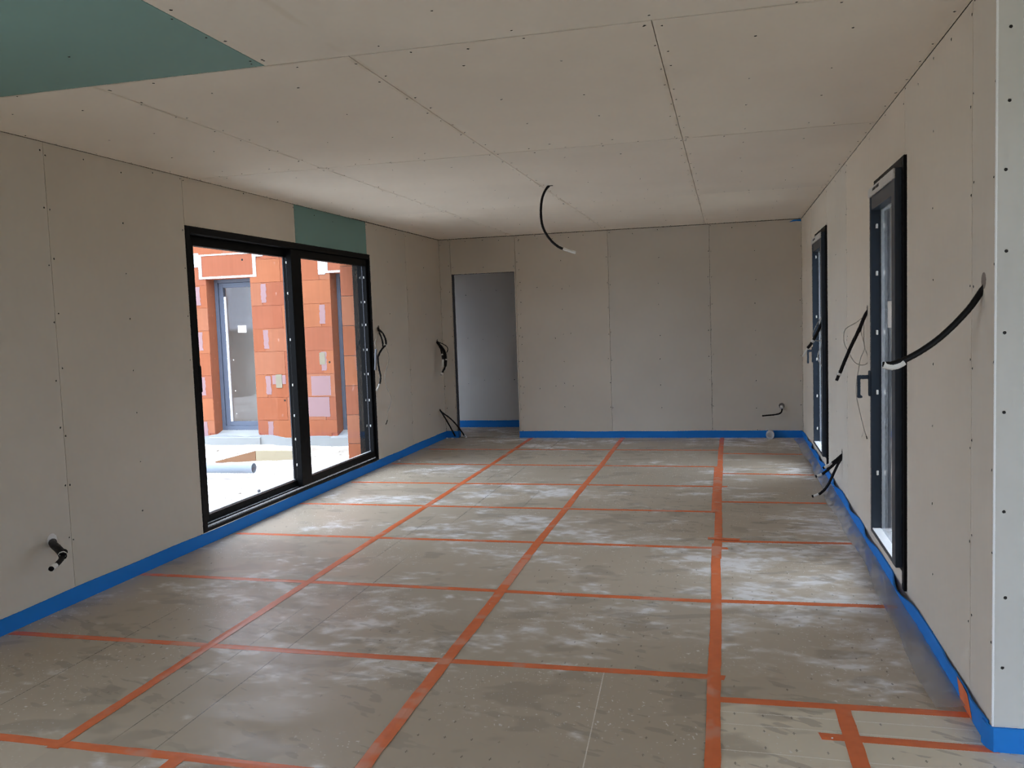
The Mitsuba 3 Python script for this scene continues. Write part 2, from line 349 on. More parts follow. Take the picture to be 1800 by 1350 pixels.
struct('wall_side', poly_slab(cut((YR - .3, -.35, YC + .3, 3.0), []), 0, XF, .3), 'plasterboard_b', 'side wall of the wider part of the room behind the camera')

# ---- ceiling
struct('ceiling', [bx(XE, XR + .37, YR - .3, 10.72, ZC + PT, 2.85), bx(XR + .37, XF + .3, YR - .3, YC + .33, ZC + PT, 2.85)], 'core', 'plasterboard ceiling of large beige sheets with one green sheet at the left')
cx = [XL, -2.55, -1.395, -.245, XR]; cy = [3.14, 5.25, 7.75, YB]
crects = [(cx[i], cy[j], cx[i + 1], cy[j + 1]) for i in range(4) for j in range(3)]
front = [(XL, 1.94, -1.75, 3.138), (-1.75, 1.94, .75, 3.138), (.75, 1.94, XF, 3.03)]
rear = [(x, y, min(x + 2.5, XF), y + 1.2) for y in (.74,) for x in (-3.511, -1.0, 1.5, 4.0) if x < XF]
rear = [(a, max(b, YR), c, d) for a, b, c, d in rear] + [(XL, YR, XF, .74)]
gap = .0022
for i, r in enumerate(crects + front + rear):
    green = r is front[0]
    z = ZC + (0.004 if (i % 3 == 2 and i < 12) else 0)
    p = sbox(r[0] + gap * .8, r[1] + gap * (1.5 if abs(r[1] - 3.14) < .01 else .9), r[2] - gap * .8, r[3] - gap * (1.5 if abs(r[3] - 3.138) < .01 else .9))
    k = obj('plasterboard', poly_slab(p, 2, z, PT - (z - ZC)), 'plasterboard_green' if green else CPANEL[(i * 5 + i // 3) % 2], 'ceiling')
    if green: labels[k] = {'label': 'green moisture-resistant plasterboard ceiling sheet'}
rg = random.Random(21); cs = []
for (u0, v0, u1, v1) in crects + front:
    nx = max(2, round((u1 - u0) / .6)); ny = int((v1 - v0) / .27)
    pts = [(u, v0 + .05 + (v1 - v0 - .1) * k / max(ny, 1)) for u in (u0 + .022, u1 - .022) for k in range(ny + 1)]
    pts += [(u0 + .03 + (u1 - u0 - .06) * k / 5, v) for v in (v0 + .02, v1 - .02) for k in range(6)]
    pts += [(u0 + (u1 - u0) * f, v0 + .3 + k * .55) for f in (.33, .66) for k in range(int((v1 - v0 - .3) / .55) + 1)]
    for u, v in pts:
        u += rg.uniform(-.012, .012); v += rg.uniform(-.06, .06)
        if u0 + .01 < u < u1 - .01 and v0 + .01 < v < v1 - .01: cs.append(ngon((u, v, ZC), 2, .0056 * rg.uniform(.8, 1.1), -.0008))
for j in (2, 5, 8, 11): pass
add_screws('ceiling', cs)

# ---- floor: screed base and foil-faced insulation boards, joints taped
struct('floor', [bx(XE, XR + .37, YR - .3, 10.55, -.35, -.042), bx(XR + .37, XF + .3, YR - .3, YC + .33, -.35, -.042)], 'concrete', 'floor of foil-faced insulation boards with orange taped joints')
TX = [XL, -2.375, -1.232, -.085]
TY = [2.49, 3.463, 4.42, 5.443, 6.466, 7.41, 8.40, 9.412, YB]
SY = [2.0, 3.037, 3.283, 4.435, 5.63, 6.815, 8.02, 9.17, YB]
def board(x0, x1, y0, y1):
    g = .0012
    obj('insulation_board', bx(x0 + g, x1 - g, y0 + g, y1 - g, -.04, 0, .0015), 'floor_foil', 'floor')
for i in range(3):
    for j in range(8): board(TX[i], TX[i + 1], TY[j], TY[j + 1])
for j in range(2, 8): board(TX[3], XR, SY[j], SY[j + 1])
board(TX[3], .39, 2.25, 3.283); board(.39, XR, 3.037, 3.283); board(.39, 1.3, 2.25, 3.03)
fx = [XL, -3.05, -1.88, -.70, .48, 1.3]
for j, (ya, yb) in enumerate(((1.5, 2.49), (.5, 1.5), (YR, .5))):
    off = 0 if j % 2 == 0 else .5
    xs = [XL] + [x + off for x in fx[1:-1]] + ([XF] if True else [])
    xs = sorted(set([x for x in xs if x <= XF]))
    ext = [x for x in (1.9, 3.05) if x > xs[-2] + .4]
    xs = xs[:-1] + ext + [XF]
    for i in range(len(xs) - 1):
        if j == 0:
            if xs[i] < TX[3] < xs[i + 1]:
                board(xs[i], TX[3], ya, yb); board(TX[3], xs[i + 1], ya, 2.25)
            else: board(xs[i], xs[i + 1], ya, yb if xs[i + 1] <= TX[3] + .01 else 2.25)
        else: board(xs[i], xs[i + 1], ya, yb)
board(1.3, 2.7, 2.25, 3.03); board(2.7, XF, 2.25, 3.03)
# ------------------------------------------------------------------ sliding door (door_1)
D1 = thing('door_1', 'black two-panel sliding patio door in the left wall, opening on a brick courtyard', None, kind='structure')
FX0, FX1 = XL - .185, XL + .006
obj('frame', [bx(FX0, FX1, DY0, DY0 + .05, DZ0, DZ1, .003), bx(FX0, FX1, DY1 - .022, DY1, DZ0, DZ1, .003),
              bx(FX0, FX1, DY0 + .049, DY1 - .021, DZ1 - .05, DZ1 - .0005, .003), bx(FX0, FX1 - .002, DY0 + .049, DY1 - .021, DZ0 + .0005, .108, .003)], 'frame_black', D1, label='black outer frame')
obj('track', [bx(-3.535, -3.53, DY0 + .05, DY1 - .023, .108, .119), bx(-3.600, -3.595, DY0 + .05, DY1 - .023, .108, .119)], 'spacer_silver', D1, label='thin aluminium sliding rails')
def sash(y0, y1, xf, stl, str_, z0, z1, rb, rt):
    s = obj('sash', [bx(xf - .052, xf, y0, y0 + stl, z0, z1, .003), bx(xf - .052, xf, y1 - str_, y1, z0, z1, .003),
                     bx(xf - .052, xf, y0 + stl - .001, y1 - str_ + .001, z0 + .0005, z0 + rb, .003), bx(xf - .052, xf, y0 + stl - .001, y1 - str_ + .001, z1 - rt, z1 - .0005, .003)], 'frame_black', D1)
    xg = xf - .046
    a, b, c, d = y0 + stl, y1 - str_, z0 + rb, z1 - rt
    obj('pane', poly_slab(sbox(a - .01, c - .01, b + .01, d + .01), 0, xg, .0002)[0].slice_plane([xg + .0001, 0, 0], [1, 0, 0]), 'glass', s)
    obj('glazing_bead', bx(xg + .001, xg + .012, a, b, c, c + .005), 'spacer_silver', s, label='pale glazing bead along the glass')
    obj('glazing_bead', bx(xg + .001, xg + .007, b - .004, b, c + .005, d), 'stud_metal', s)
    return s, (xg, a, b, c, d)
s1, g1 = sash(5.165, 6.69, -3.583, .135, .075, .119, 2.126, .052, .066)
s2, g2 = sash(6.578, 8.143, -3.528, .172, .036, .119, 2.126, .062, .066)
xg, a, b, c, d = g1
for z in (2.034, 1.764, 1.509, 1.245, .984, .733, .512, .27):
    obj('glazing_clip', bx(xg + .012, xg + .022, a, a + .010, z - .011, z + .011, .002), 'frame_black', s1)  # backlit clips, their silhouette against the bright glass put in as black
for z in (2.015, 1.758, 1.37, .987, .727, .526, .306):
    obj('glazing_clip', bx(-3.578, -3.568, 6.5715, 6.580, z - .011, z + .011, .002), 'clip_white', s2, label='small white clip')
xg, a, b, c, d = g2
for z in (1.948, 1.702, 1.472, 1.22, .974, .707, .444):
    obj('glazing_clip', bx(xg + .016, xg + .026, b - .007, b, z - .012, z + .012, .002), 'clip_white', s2, label='small white clip')
h = tube([(-3.584, 5.215, 1.205), (-3.548, 5.215, 1.205)], .009, 10, 3)
obj('handle', [bx(-3.584, -3.576, 5.197, 5.235, 1.15, 1.26, .004), bx(-3.583, -3.54, 5.203, 5.228, 1.19, 1.212, .004), bx(-3.552, -3.528, 5.203, 5.232, 1.045, 1.232, .006)], 'frame_black', s1, label='black pull handle')

# ------------------------------------------------------------------ narrow windows of the right wall
for wi, w in enumerate(WIN):
    W = thing(f'window_{wi + 1}', ('nearer' if wi == 0 else 'farther') + ' tall narrow black window in the right wall', None, kind='structure')
    y0, y1 = w['y0'], w['y1']
    xo = .806
    obj('frame', [bx(xo, .90, y0, y0 + .05, .09, WZ1, .003), bx(xo, .90, y1 - .05, y1, WZ0, WZ1, .003), bx(xo, .90, y0 + .049, y1 - .049, WZ1 - .05, WZ1 - .0005, .003), bx(xo + .012, .90, y0 + .049, y1 - .049, WZ0 - .03, WZ0 + .004, .003)], 'frame_black', W, label='black outer frame')
    a, b = y0 + .05, y1 - .05
    xs, xg = .776, .828
    z0, z1 = .192, 2.128
    s = obj('sash', [bx(xs, .848, a, a + .085, z0, z1, .003), bx(xs, .848, b - .035, b, z0, z1, .003), bx(xs + .004, .848, a + .084, b - .034, z1 - .12, z1 - .001, .003), bx(xs, .848, a + .084, b - .034, z0 + .0005, z0 + .02, .003)], 'frame_anthracite', W, label='dark anthracite sash')
    ga, gb, gc, gd = a + .085, b - .035, z0 + .02, z1 - .12
    obj('pane', poly_slab(sbox(ga - .01, gc - .01, gb + .01, gd + .01), 0, xg, .0002)[0].slice_plane([xg + .0001, 0, 0], [-1, 0, 0]), 'glass', s)
    obj('pane', poly_slab(sbox(ga - .004, gc - .004, gb + .004, gd + .004), 0, xg + .019, .0002)[0].slice_plane([xg + .0191, 0, 0], [-1, 0, 0]), 'glass', s)
    obj('sill', bx(xs + .004, xg - .002, ga + .001, gb - .001, gc, gc + .004), 'sill_white', s, label='white inner ledge')
    obj('spacer', [bx(xg + .002, xg + .018, gb - .008, gb - .0005, gc, gd), bx(xg + .002, xg + .018, ga, gb - .009, gd - .008, gd - .0005)], 'spacer_silver', s, label='silver glass spacer')
    v = obj('vent', bx(xs - .008, xs + .003, a - .002, b, 2.078, 2.126, .003), 'vent_grey', W, label='light grey air vent strip')
    m = (a + b) / 2 + .12
    for q in (-.105, .005): obj('vent_slot', bx(xs - .0088, xs - .0075, m + q, m + q + .095, 2.098, 2.113, .0004), 'screw_black', v, label='dark slot')
    for z in (1.659, 1.33, .993, .534, 1.92) if wi == 0 else (1.96, 1.40, 1.0, .65, .34):
        obj('glazing_clip', bx(xs + .026, xs + .038, gb - .006, gb, z - .013, z + .013, .002), 'clip_white', s, label='small white clip')
    hz = 1.06
    yh = b - .018
    if wi == 0:
        obj('handle', [bx(xs - .012, xs + .001, yh - .014, yh + .014, hz - .09, hz + .055, .004), bx(xs - .068, xs - .01, yh - .011, yh + .011, hz + .008, hz + .03, .004), bx(xs - .072, xs - .055, yh - .011, yh + .011, hz - .10, hz + .029, .004), bx(xs - .072, xs - .045, yh - .011, yh + .011, hz - .10, hz - .085, .004)], 'frame_anthracite', s, label='dark lever handle')
        obj('sticker', bx(xg - .0008, xg - .0001, gb - .34, gb - .22, 1.36, 1.50), 'clip_white', s, label='white paper sticker on the glass')
    else:
        obj('handle', [bx(xs - .012, xs + .001, yh - .014, yh + .014, hz - .09, hz + .055, .004), bx(xs - .05, xs - .01, yh - .011, yh + .011, hz + .008, hz + .03, .004), bx(xs - .054, xs - .038, yh - .011, yh + .011, hz - .10, hz + .029, .004)], 'frame_anthracite', s, label='dark lever handle')

# ------------------------------------------------------------------ courtyard
YW = 10.4
O3, O4 = (-6.87, .055, -6.2, 2.165), (-5.04, .055, -4.10, 2.165)
LB3, LB4 = (-6.97, 2.165, -6.10, 2.497), (-5.11, 2.165, -3.90, 2.497)
EARS = [(-7.07, 2.33, -6.96, 2.52), (-6.11, 2.43, -5.99, 2.50), (-5.20, 2.15, -5.10, 2.36)]
WC = struct('wall_courtyard', poly_slab(cut((-9.2, -.6, XE, 3.1), [(q[0], -.12, q[2], q[3]) for q in (O3, O4)]), 1, YW + .012, .29), 'brick_joint', 'orange hollow-block wall across the courtyard seen through the sliding door')
zk = [-.38 + .308 * k - .005 for k in range(12)]
zk = [1.775 - .308 * k for k in range(6, -5, -1)]
SILLS = [(q[0] - .08, -.2, q[2] + .04, .056) for q in (O3, O4)]
solid = unary_union([sbox(*r) for r in (O3, O4, LB3, LB4)] + [sbox(*r) for r in SILLS] + [sbox(*r) for r in EARS])
n_b = 0
for k in range(len(zk) - 1):
    par = (round((1.775 - zk[k]) / .308)) % 2
    x = (-6.03 if par == 0 else -5.75) - .56 * 7
    while x < XE:
        p = sbox(max(x + .0018, -9.2), zk[k] + .0018, min(x + .5582, XE), zk[k + 1] - .0018) if x + .56 > -9.2 and x < XE - .01 else None
        if p is not None and -.45 < zk[k]:
            p = p.difference(solid)
            for g in getattr(p, 'geoms', [p]):
                if g.area > .003:
                    n_b += 1
                    obj('brick', poly_slab(g, 1, YW + (.0015 * ((n_b * 37) % 3)), .02), BRICK[(n_b * 11 + k * 3) % 4], WC)
        x += .56
for L4 in (LB3, LB4):
    inner = sbox(L4[0] + .05, L4[1] + .03, L4[2] - .05, L4[3] - .022)
    obj('mortar_band', poly_slab(sbox(*L4).difference(inner), 1, YW - .004, .03), 'mortar_white', WC, label='white mortar around the lintel')
    obj('lintel', poly_slab(inner, 1, YW + .001, .29), 'brick_c', WC, label='plain orange lintel block')
for e in EARS: obj('mortar_patch', poly_slab(sbox(*e).difference(unary_union([sbox(*LB3), sbox(*LB4)])), 1, YW - .004, .03), 'mortar_white', WC)
def smear(x, z0, z1, w, m='glue_smear'):
    r2 = random.Random(int(x * 999) + int(z0 * 777)); n = 9
    l = [(x - w / 2 + r2.uniform(-.008, .008), z0 + (z1 - z0) * i / n) for i in range(n + 1)]
    rr = [(x + w / 2 + r2.uniform(-.008, .008), z0 + (z1 - z0) * i / n) for i in range(n, -1, -1)]
    obj('glue_smear', poly_slab(Polygon(l + rr).buffer(0), 1, YW - .0015, .01), m, WC)
for (x, k) in ((-6.03, 1), (-6.03, -1), (-6.03, -3), (-6.03, -5), (-7.03, 1), (-7.03, -1), (-7.03, -3), (-7.03, -5), (-5.19, 0), (-5.2, -2), (-5.19, -4)):
    z0 = 1.775 + .308 * (k - 1) + .02
    smear(x + .02, z0 + .02, z0 + .27, .075)
for (x, z, w, hh) in ((-5.85, .76, .07, .16), (-5.20, 1.05, .06, .14)):
    obj('mortar_patch', poly_slab(sbox(x - w / 2, z - hh / 2, x + w / 2, z + hh / 2).buffer(.01), 1, YW - .006, .012), 'mortar_beige', WC)
for (x0, z0, x1, z1) in ((-5.38, .56, -5.10, .82), (-5.60, .28, -5.13, .54), (-5.95, .72, -5.75, .84)):
    obj('mortar_patch', poly_slab(sbox(x0, z0, x1, z1), 1, YW - .0012, .01), 'glue_smear', WC)
for (x, z) in ((-6.30, 2.40), (-5.78, .50), (-5.10, 1.0)): obj('hole', ngon((x, YW - .001, z), 1, .014, -.001, 8), 'screw_black', WC)
for Oq in (O3, O4):
    for z in (1.95, 1.67, 1.36, 1.08, .76, .47, .2): obj('hole', ngon((Oq[0], YW + .11, z), 0, .016, .0012, 8), 'brick_joint', WC)
    obj('reveal', bx(Oq[0] - .02, Oq[0] + .0005, YW + .021, YW + .30, Oq[1], Oq[3]), 'brick_a', WC)
    obj('reveal', bx(Oq[2] - .0005, Oq[2] + .02, YW + .021, YW + .30, Oq[1], Oq[3]), 'brick_a', WC)
sk = [(-9.2, -.3)] + [(-9.2 + .2 * i, .02 + .02 * math.sin(i * 1.7) + .015 * math.sin(i * .6)) for i in range(27)] + [(XE, .03), (XE, -.3)]
obj('cement_skirt', poly_slab(Polygon(sk), 1, YW - .02, .03), 'cement', WC, label='grey cement skirt at the foot of the wall')
for wi, Oq in ((3, O3), (4, O4)):
    W = thing(f'window_{wi}', ('left' if wi == 3 else 'right') + ' dark window in the orange courtyard wall', None, kind='structure')
    x0, z0, x1, z1 = Oq
    yf = YW + .19
    z0 += .02
    obj('frame', [bx(x0, x0 + .05, yf, yf + .09, z0, z1, .003), bx(x1 - .05, x1, yf, yf + .09, z0, z1, .003), bx(x0 + .049, x1 - .049, yf, yf + .09, z1 - .05, z1 - .001, .003), bx(x0 + .049, x1 - .049, yf, yf + .09, z0 + .001, z0 + .06, .003)], 'frame_grey', W, label='blue-grey outer frame')
    s = obj('sash', [bx(x0 + .055, x0 + .12, yf + .02, yf + .08, z0 + .06, z1 - .052, .003), bx(x1 - .12, x1 - .055, yf + .02, yf + .08, z0 + .06, z1 - .052, .003), bx(x0 + .119, x1 - .119, yf + .02, yf + .08, z1 - .117, z1 - .053, .003), bx(x0 + .119, x1 - .119, yf + .02, yf + .08, z0 + .061, z0 + .12, .003)], 'frame_grey', W)
    yg = yf + .05
    obj('pane', poly_slab(sbox(x0 + .11, z0 + .11, x1 - .11, z1 - .105), 1, yg, .0002)[0].slice_plane([0, yg + .0001, 0], [0, -1, 0]), 'glass', s)
    obj('spacer', bx(x0 + .1195, x0 + .15, yg - .022, yg - .004, z0 + .12, z1 - .24), 'spacer_silver', s, label='bright spacer strip along the glass')
    for z in (.30, .62, 1.05): obj('glazing_clip', bx(x0 + .20, x0 + .215, yg - .008, yg - .0005, z - .009, z + .009, .002), 'clip_white', s, label='small white clip')
    if wi == 3: obj('sticker', bx(x0 + .30, x0 + .43, yg - .0012, yg - .0003, 1.425, 1.525), 'clip_white', s, label='white square sticker on the glass')
    pts = np.array([[x0 - .08, YW - .045, -.2], [x1 + .04, YW - .045, -.2], [x0 - .08, YW - .045, .0], [x1 + .04, YW - .045, .0], [x0 - .08, YW + .02, .022], [x1 + .04, YW + .02, .022], [x0 - .0, YW + .19, .078], [x1 + .0, YW + .19, .078], [x0, YW + .19, -.2], [x1, YW + .19, -.2]])
    obj('sill', trimesh.convex.convex_hull(pts), 'cement', W, label='sloped grey cement sill')
# ground
gx = np.linspace(-11, XE + .20, 110); gy = np.linspace(-3, YW + .01, 150)
X, Y = np.meshgrid(gx, gy, indexing='ij')
P = np.stack([X, Y, X * 0], -1)
Zg = -.095 + .05 * (meshkit.noise(P * 1.1, 1) - .5) + .03 * (meshkit.noise(P * 3.5, 2) - .5) + .014 * (meshkit.noise(P * 11, 4) - .5)
Zg = np.where(X > XE - .02, np.minimum(Zg, -.03), Zg)
idx = np.arange(X.size).reshape(X.shape)
q = np.stack([idx[:-1, :-1], idx[1:, :-1], idx[1:, 1:], idx[:-1, 1:]], -1).reshape(-1, 4)
gm = trimesh.Trimesh(np.stack([X, Y, Zg], -1).reshape(-1, 3), np.vstack([q[:, [0, 1, 2]], q[:, [0, 2, 3]]]), process=False)
k = obj('ground', gm, 'sand', smooth=True); labels[k] = {'label': 'pale sandy courtyard ground outside the sliding door', 'kind': 'structure'}
gp = poly_slab(sbox(-40, -40, 40, 40).difference(sbox(-10.9, -2.9, XF + .2, YW + 1.0)), 2, -.16, .02)
k = obj('ground_outside', gp, 'earth'); labels[k] = {'label': 'open ground around the building', 'kind': 'structure'}
r3 = random.Random(5); st = []
for i in range(110):
    x, y = r3.uniform(-6.6, -3.95), r3.uniform(5.2, 9.9)
    m = trimesh.creation.icosphere(subdivisions=1, radius=r3.uniform(.006, .022)); m.apply_scale((1, 1, .6))
    i0 = np.argmin(abs(gx - x)); j0 = np.argmin(abs(gy - y)); m.apply_translation((x, y, Zg[i0, j0] + .003)); st.append(m)
obj('ground_pebbles', st, 'sand', smooth=True, label='small pale lumps scattered on the courtyard sand', category='pebbles', kind='stuff')
obj('dark_stone', trimesh.creation.icosphere(subdivisions=2, radius=.016).apply_translation((-4.33, 7.21, -.06)), 'stud_metal', smooth=True, label='small dark stone on the sand outside the left door panel', category='stone')
# pipe lying on the sand
pm = tube([(-6.4, 8.03, .0), (-5.6, 8.06, .0), (-4.90, 8.085, .0)], .055, 28, 6, bore=.049)
pp = obj('drain_pipe', pm, 'pipe_pvc', smooth=40, label='grey plastic drain pipe lying on the courtyard sand', category='pipe')
pb = trimesh.util.concatenate([bx(-5.54, -4.95, 9.2, 9.225, -.16, .008, .002)])
obj('formwork_board', pb, 'wood_beige', label='beige board standing on edge in the sand behind the drain pipe', category='board')
w_ = np.array([[-5.545, 9.2, .005], [-5.545, 9.225, .005], [-5.95, 8.98, -.088], [-5.95, 9.0, -.088], [-5.545, 9.2, -.16], [-5.545, 9.225, -.16], [-5.95, 8.98, -.16], [-5.95, 9.0, -.16]])
obj('plank', trimesh.convex.convex_hull(w_), 'wood_brown', label='brown plank sunk in the sand left of the beige board', category='plank')
# ------------------------------------------------------------------ orange tape on the joints
def ribbon(p0, p1, w, z, seed, wob=.004, t=.0006):
    p0, p1 = np.array(p0, float), np.array(p1, float); L = np.linalg.norm(p1 - p0); d = (p1 - p0) / L; nrm = np.array([-d[1], d[0]])
    n = max(6, int(L / .08)); r = np.random.default_rng(seed)
    s = np.linspace(0, L, n + 1)
    ph = r.uniform(0, 6.28, 3)
    c = wob * (np.sin(s * 1.1 + ph[0]) + .6 * np.sin(s * 2.9 + ph[1]))
    wl_, wr_ = w / 2 + r.normal(0, .0012, n + 1), w / 2 + r.normal(0, .0012, n + 1)
    e0, e1 = r.uniform(-.005, .005, 2)
    v = []
    for i in range(n + 1):
        sh = (e0 if i == 0 else e1 if i == n else 0)
        a = p0 + d * (s[i] + sh) + nrm * (c[i] + wl_[i]); b = p0 + d * (s[i] - sh) + nrm * (c[i] - wr_[i])
        zz = z + .0007 * abs(math.sin(s[i] * 7 + ph[2]))
        m_ = (a + b) / 2
        v += [(a[0], a[1], z + t), (m_[0], m_[1], zz + t + .0006), (b[0], b[1], z + t), (a[0], a[1], z), (b[0], b[1], z)]
    f = []
    for i in range(n):
        o, q = i * 5, i * 5 + 5
        for a, b in ((0, 1), (1, 2)): f += [(o + a, o + b, q + b), (o + a, q + b, q + a)]
        f += [(o + 3, o, q), (o + 3, q, q + 3), (o + 2, o + 4, q + 4), (o + 2, q + 4, q + 2)]
    return trimesh.Trimesh(v, f, process=False)
def tape(p0, p1, w, layer, label, wob=.004):
    n = len([k for k in labels if k.startswith('floor_tape')])
    obj('floor_tape', ribbon(p0, p1, w, .0003 + .0011 * layer, 100 + n, wob), 'tape_orange', label=label, category='tape', group='orange tape strips on the floor joints')
tape((-2.384, 10.33), (-2.375, 2.47), .050, 1, 'lengthwise orange tape line on the floor nearest the sliding door')
tape((-1.26, 10.35), (-1.235, 5.35), .052, 1, 'rear half of the middle lengthwise orange tape line, reaching the end wall')
tape((-1.243, 5.55), (-1.185, 1.6), .056, 2, 'front half of the middle lengthwise orange tape line, running to the lower edge')
tape((-.098, 10.36), (-.09, 5.2), .050, 1, 'rear half of the right-hand lengthwise orange tape line, reaching the end wall')
tape((-.092, 5.55), (-.068, 1.6), .052, 2, 'front half of the right-hand lengthwise orange tape line, running to the lower edge')
tape((-.128, 8.35), (-.122, 6.42), .042, 3, 'second layer of orange tape along the left edge of the right-hand lengthwise line', .002)
tape((-1.865, 2.49), (-1.90, 1.5), .052, 1, 'short lengthwise orange tape at the lower edge, left of the middle line')
tape((.388, 3.30), (.425, 1.8), .056, 1, 'short lengthwise orange tape at the lower right, starting from a crosswise strip')
CL = [(-3.495, 2.52, -.07, 2.475, 'front crosswise orange tape, cut by the lower edge of the picture'),
      (-3.49, 3.452, -.035, 3.468, 'second crosswise orange tape from the front, left of the right-hand line'),
      (-3.50, 4.446, -.07, 4.415, 'third crosswise orange tape from the front, meeting the wall before the sliding door'),
      (-3.47, 5.444, -.025, 5.452, 'fourth crosswise orange tape from the front, starting below the left door panel'),
      (-3.50, 6.455, -.09, 6.46, 'fifth crosswise orange tape from the front, starting below the middle of the door'),
      (-3.46, 7.39, -.03, 7.425, 'sixth crosswise orange tape from the front, starting below the right door panel'),
      (-3.47, 8.42, -.10, 8.38, 'crosswise orange tape starting just past the sliding door, third from the end wall'),
      (-3.40, 9.42, -.10, 9.405, 'thin crosswise orange tape nearest the end wall, left of the right-hand line')]
for i, (a, b, c, d, l) in enumerate(CL): tape((a, b), (c, d), .047, 0, l)
CR = [(-.07, 3.267, .815, 3.283, 'crosswise orange tape at the front right, reaching the blue strip near the corner'),
      (.285, 3.037, .845, 3.037, 'frontmost short crosswise orange tape, ending at the right corner'),
      (-.15, 4.425, .78, 4.450, 'crosswise orange tape on the right beside the near window'),
      (-.09, 5.618, .74, 5.645, 'bright crosswise orange tape on the right, just beyond the near window'),
      (-.08, 6.812, .70, 6.818, 'crosswise orange tape on the right below the three low conduits'),
      (-.08, 8.035, .72, 8.005, 'crosswise orange tape on the right beside the far window'),
      (-.085, 9.19, .77, 9.15, 'crosswise orange tape on the right nearest the end wall')]
for i, (a, b, c, d, l) in enumerate(CR): tape((a, b), (c, d), .047, 0, l)
tape((-.15, 5.668), (.05, 5.655), .05, 4, 'small piece of orange tape where the bright strip meets the right-hand line', .001)

# ------------------------------------------------------------------ blue perimeter foam
def strip(path, h, label, bulge=None, th=.007, zb=.0, step=.05):
    """upright foam band along a polyline of (x, y), its inner side to the left of the walking direction"""
    p = [np.array(q, float) for q in path]; S = []
    for a, b in zip(p[:-1], p[1:]):
        n = max(1, int(np.linalg.norm(b - a) / step)); S += [a + (b - a) * i / n for i in range(n)]
    S.append(p[-1]); S = np.array(S)
    t = np.gradient(S, axis=0); t /= np.linalg.norm(t, axis=1, keepdims=True) + 1e-12
    nrm = np.stack([-t[:, 1], t[:, 0]], 1)
    s = np.concatenate([[0], np.cumsum(np.linalg.norm(np.diff(S, axis=0), axis=1))])
    m = 5; V = []
    for side in (1, 0):
        for k in range(m + 1):
            u = k / m
            off = (th if side else .0005) + (bulge(s, u) if bulge else 0)
            hh = h + .003 * np.sin(s * 2.3) + .002 * np.sin(s * 7.1)
            V.append(np.column_stack([S + nrm * np.reshape(off, (-1, 1)) if np.ndim(off) else S + nrm * off, np.full(len(S), zb) + u * hh]))
    V = [V[k] for k in range(m + 1)] + [V[k] for k in range(2 * m + 1, m, -1)]
    R = len(V); n = len(S); v = np.vstack(V); f = []
    for r_ in range(R):
        r2_ = (r_ + 1) % R
        for i in range(n - 1):
            f += [(r_ * n + i, r_ * n + i + 1, r2_ * n + i + 1), (r_ * n + i, r2_ * n + i + 1, r2_ * n + i)]
    for e in (0, n - 1):
        c_ = [r_ * n + e for r_ in range(R)]
        for q in range(1, R - 1): f.append((c_[0], c_[q], c_[q + 1]) if e == 0 else (c_[0], c_[q + 1], c_[q]))
    return trimesh.Trimesh(v, [x[::-1] for x in f], process=False)
FOAM = 'perimeter_foam_strip'
def foam(path, h, label, bulge=None, th=.007):
    return obj(FOAM, strip(path, h, label, bulge, th), 'foam_blue', smooth=35, label=label, category='foam strip', group='blue foam strips along the wall feet')
foam([(XL, YB), (XL, YR + .02)][::-1][::-1], .084, 'blue foam edge strip along the foot of the left wall under the sliding door')
foam([(DX0 + .004, YB + .09), (DX0 + .004, YB - .0), (XL + .008, YB - .0)], .084, 'short blue foam edge strip between the left wall and the doorway')
foam([(XR - .012, YB), (DX1, YB)], .082, 'blue foam edge strip along the foot of the end wall, right of the doorway')
def bulge(s, u):
    a = .5 + .5 * np.sin(s * 5.2 + 1.2 * np.sin(s * 1.3)); b = .5 + .5 * np.sin(s * 8.7 + 2 * np.sin(s * .9 + 1))
    amp = .004 + .030 * np.clip(a * b * 1.5 - .15, 0, 1)
    edge = np.clip(s / .3, 0, 1)
    return amp * edge * (u ** 1.2) + .004 * np.sin(s * 6) * u * edge
foam([(XR, 3.06), (XR, YB - .01)], .088, 'wavy blue foam edge strip along the foot of the right wall below the windows', bulge)
foam([(XF, YC), (XR + .03, YC), (XR + .005, YC - .003), (XR - .004, YC + .015), (XR - .009, YC + .06)], .082, 'bright blue foam edge strip at the foot of the short wall at the right edge', None, .009)
foam([(-1.5, YK), (-9.0, YK)], .095, 'blue foam edge strip in the corridor seen through the doorway')
# clear film flap lying on the boards along the right strip
ys = np.linspace(3.32, 10.25, 230); xs_ = np.linspace(0, 1, 9)
v = []
for y in ys:
    wdt = .092 + .012 * math.sin(y * 2.1) + .008 * math.sin(y * 5.7)
    for u in xs_:
        v.append((XR - .009 - u * wdt, y, .004 + .012 * (1 - u) ** 3 + .006 * abs(math.sin(y * 9 + 4 * u + 2 * math.sin(y * 2))) * (.3 + u) + .004 * math.sin(y * 23 + u * 3) ** 2))
f = []
for i in range(len(ys) - 1):
    for j in range(8):
        a = i * 9 + j; f += [(a, a + 10, a + 9), (a, a + 1, a + 10)]
obj('plastic_film', trimesh.Trimesh(v, f, process=False), 'film_clear', smooth=True, label='clear plastic flap of the foam strip lying on the floor along the right wall', category='plastic film')
# tape going up the foam near the right corner
v, f = [], []
for i in range(9):
    u = i / 8; z = .004 + u * .086
    for j in range(3):
        y = 3.325 + .16 * (j - 1) * .5
        s_ = np.array([y - 3.06]); v.append((XR - .0085 - float(bulge(s_, u)[0]), y + .02 * (u - .5), z))
for i in range(8):
    for j in range(2):
        a = i * 3 + j; f += [(a, a + 1, a + 4), (a, a + 4, a + 3)]
obj('tape_patch', trimesh.Trimesh(v, f, process=False), 'tape_orange', label='orange tape patch stuck up the blue strip near the right corner', category='tape')

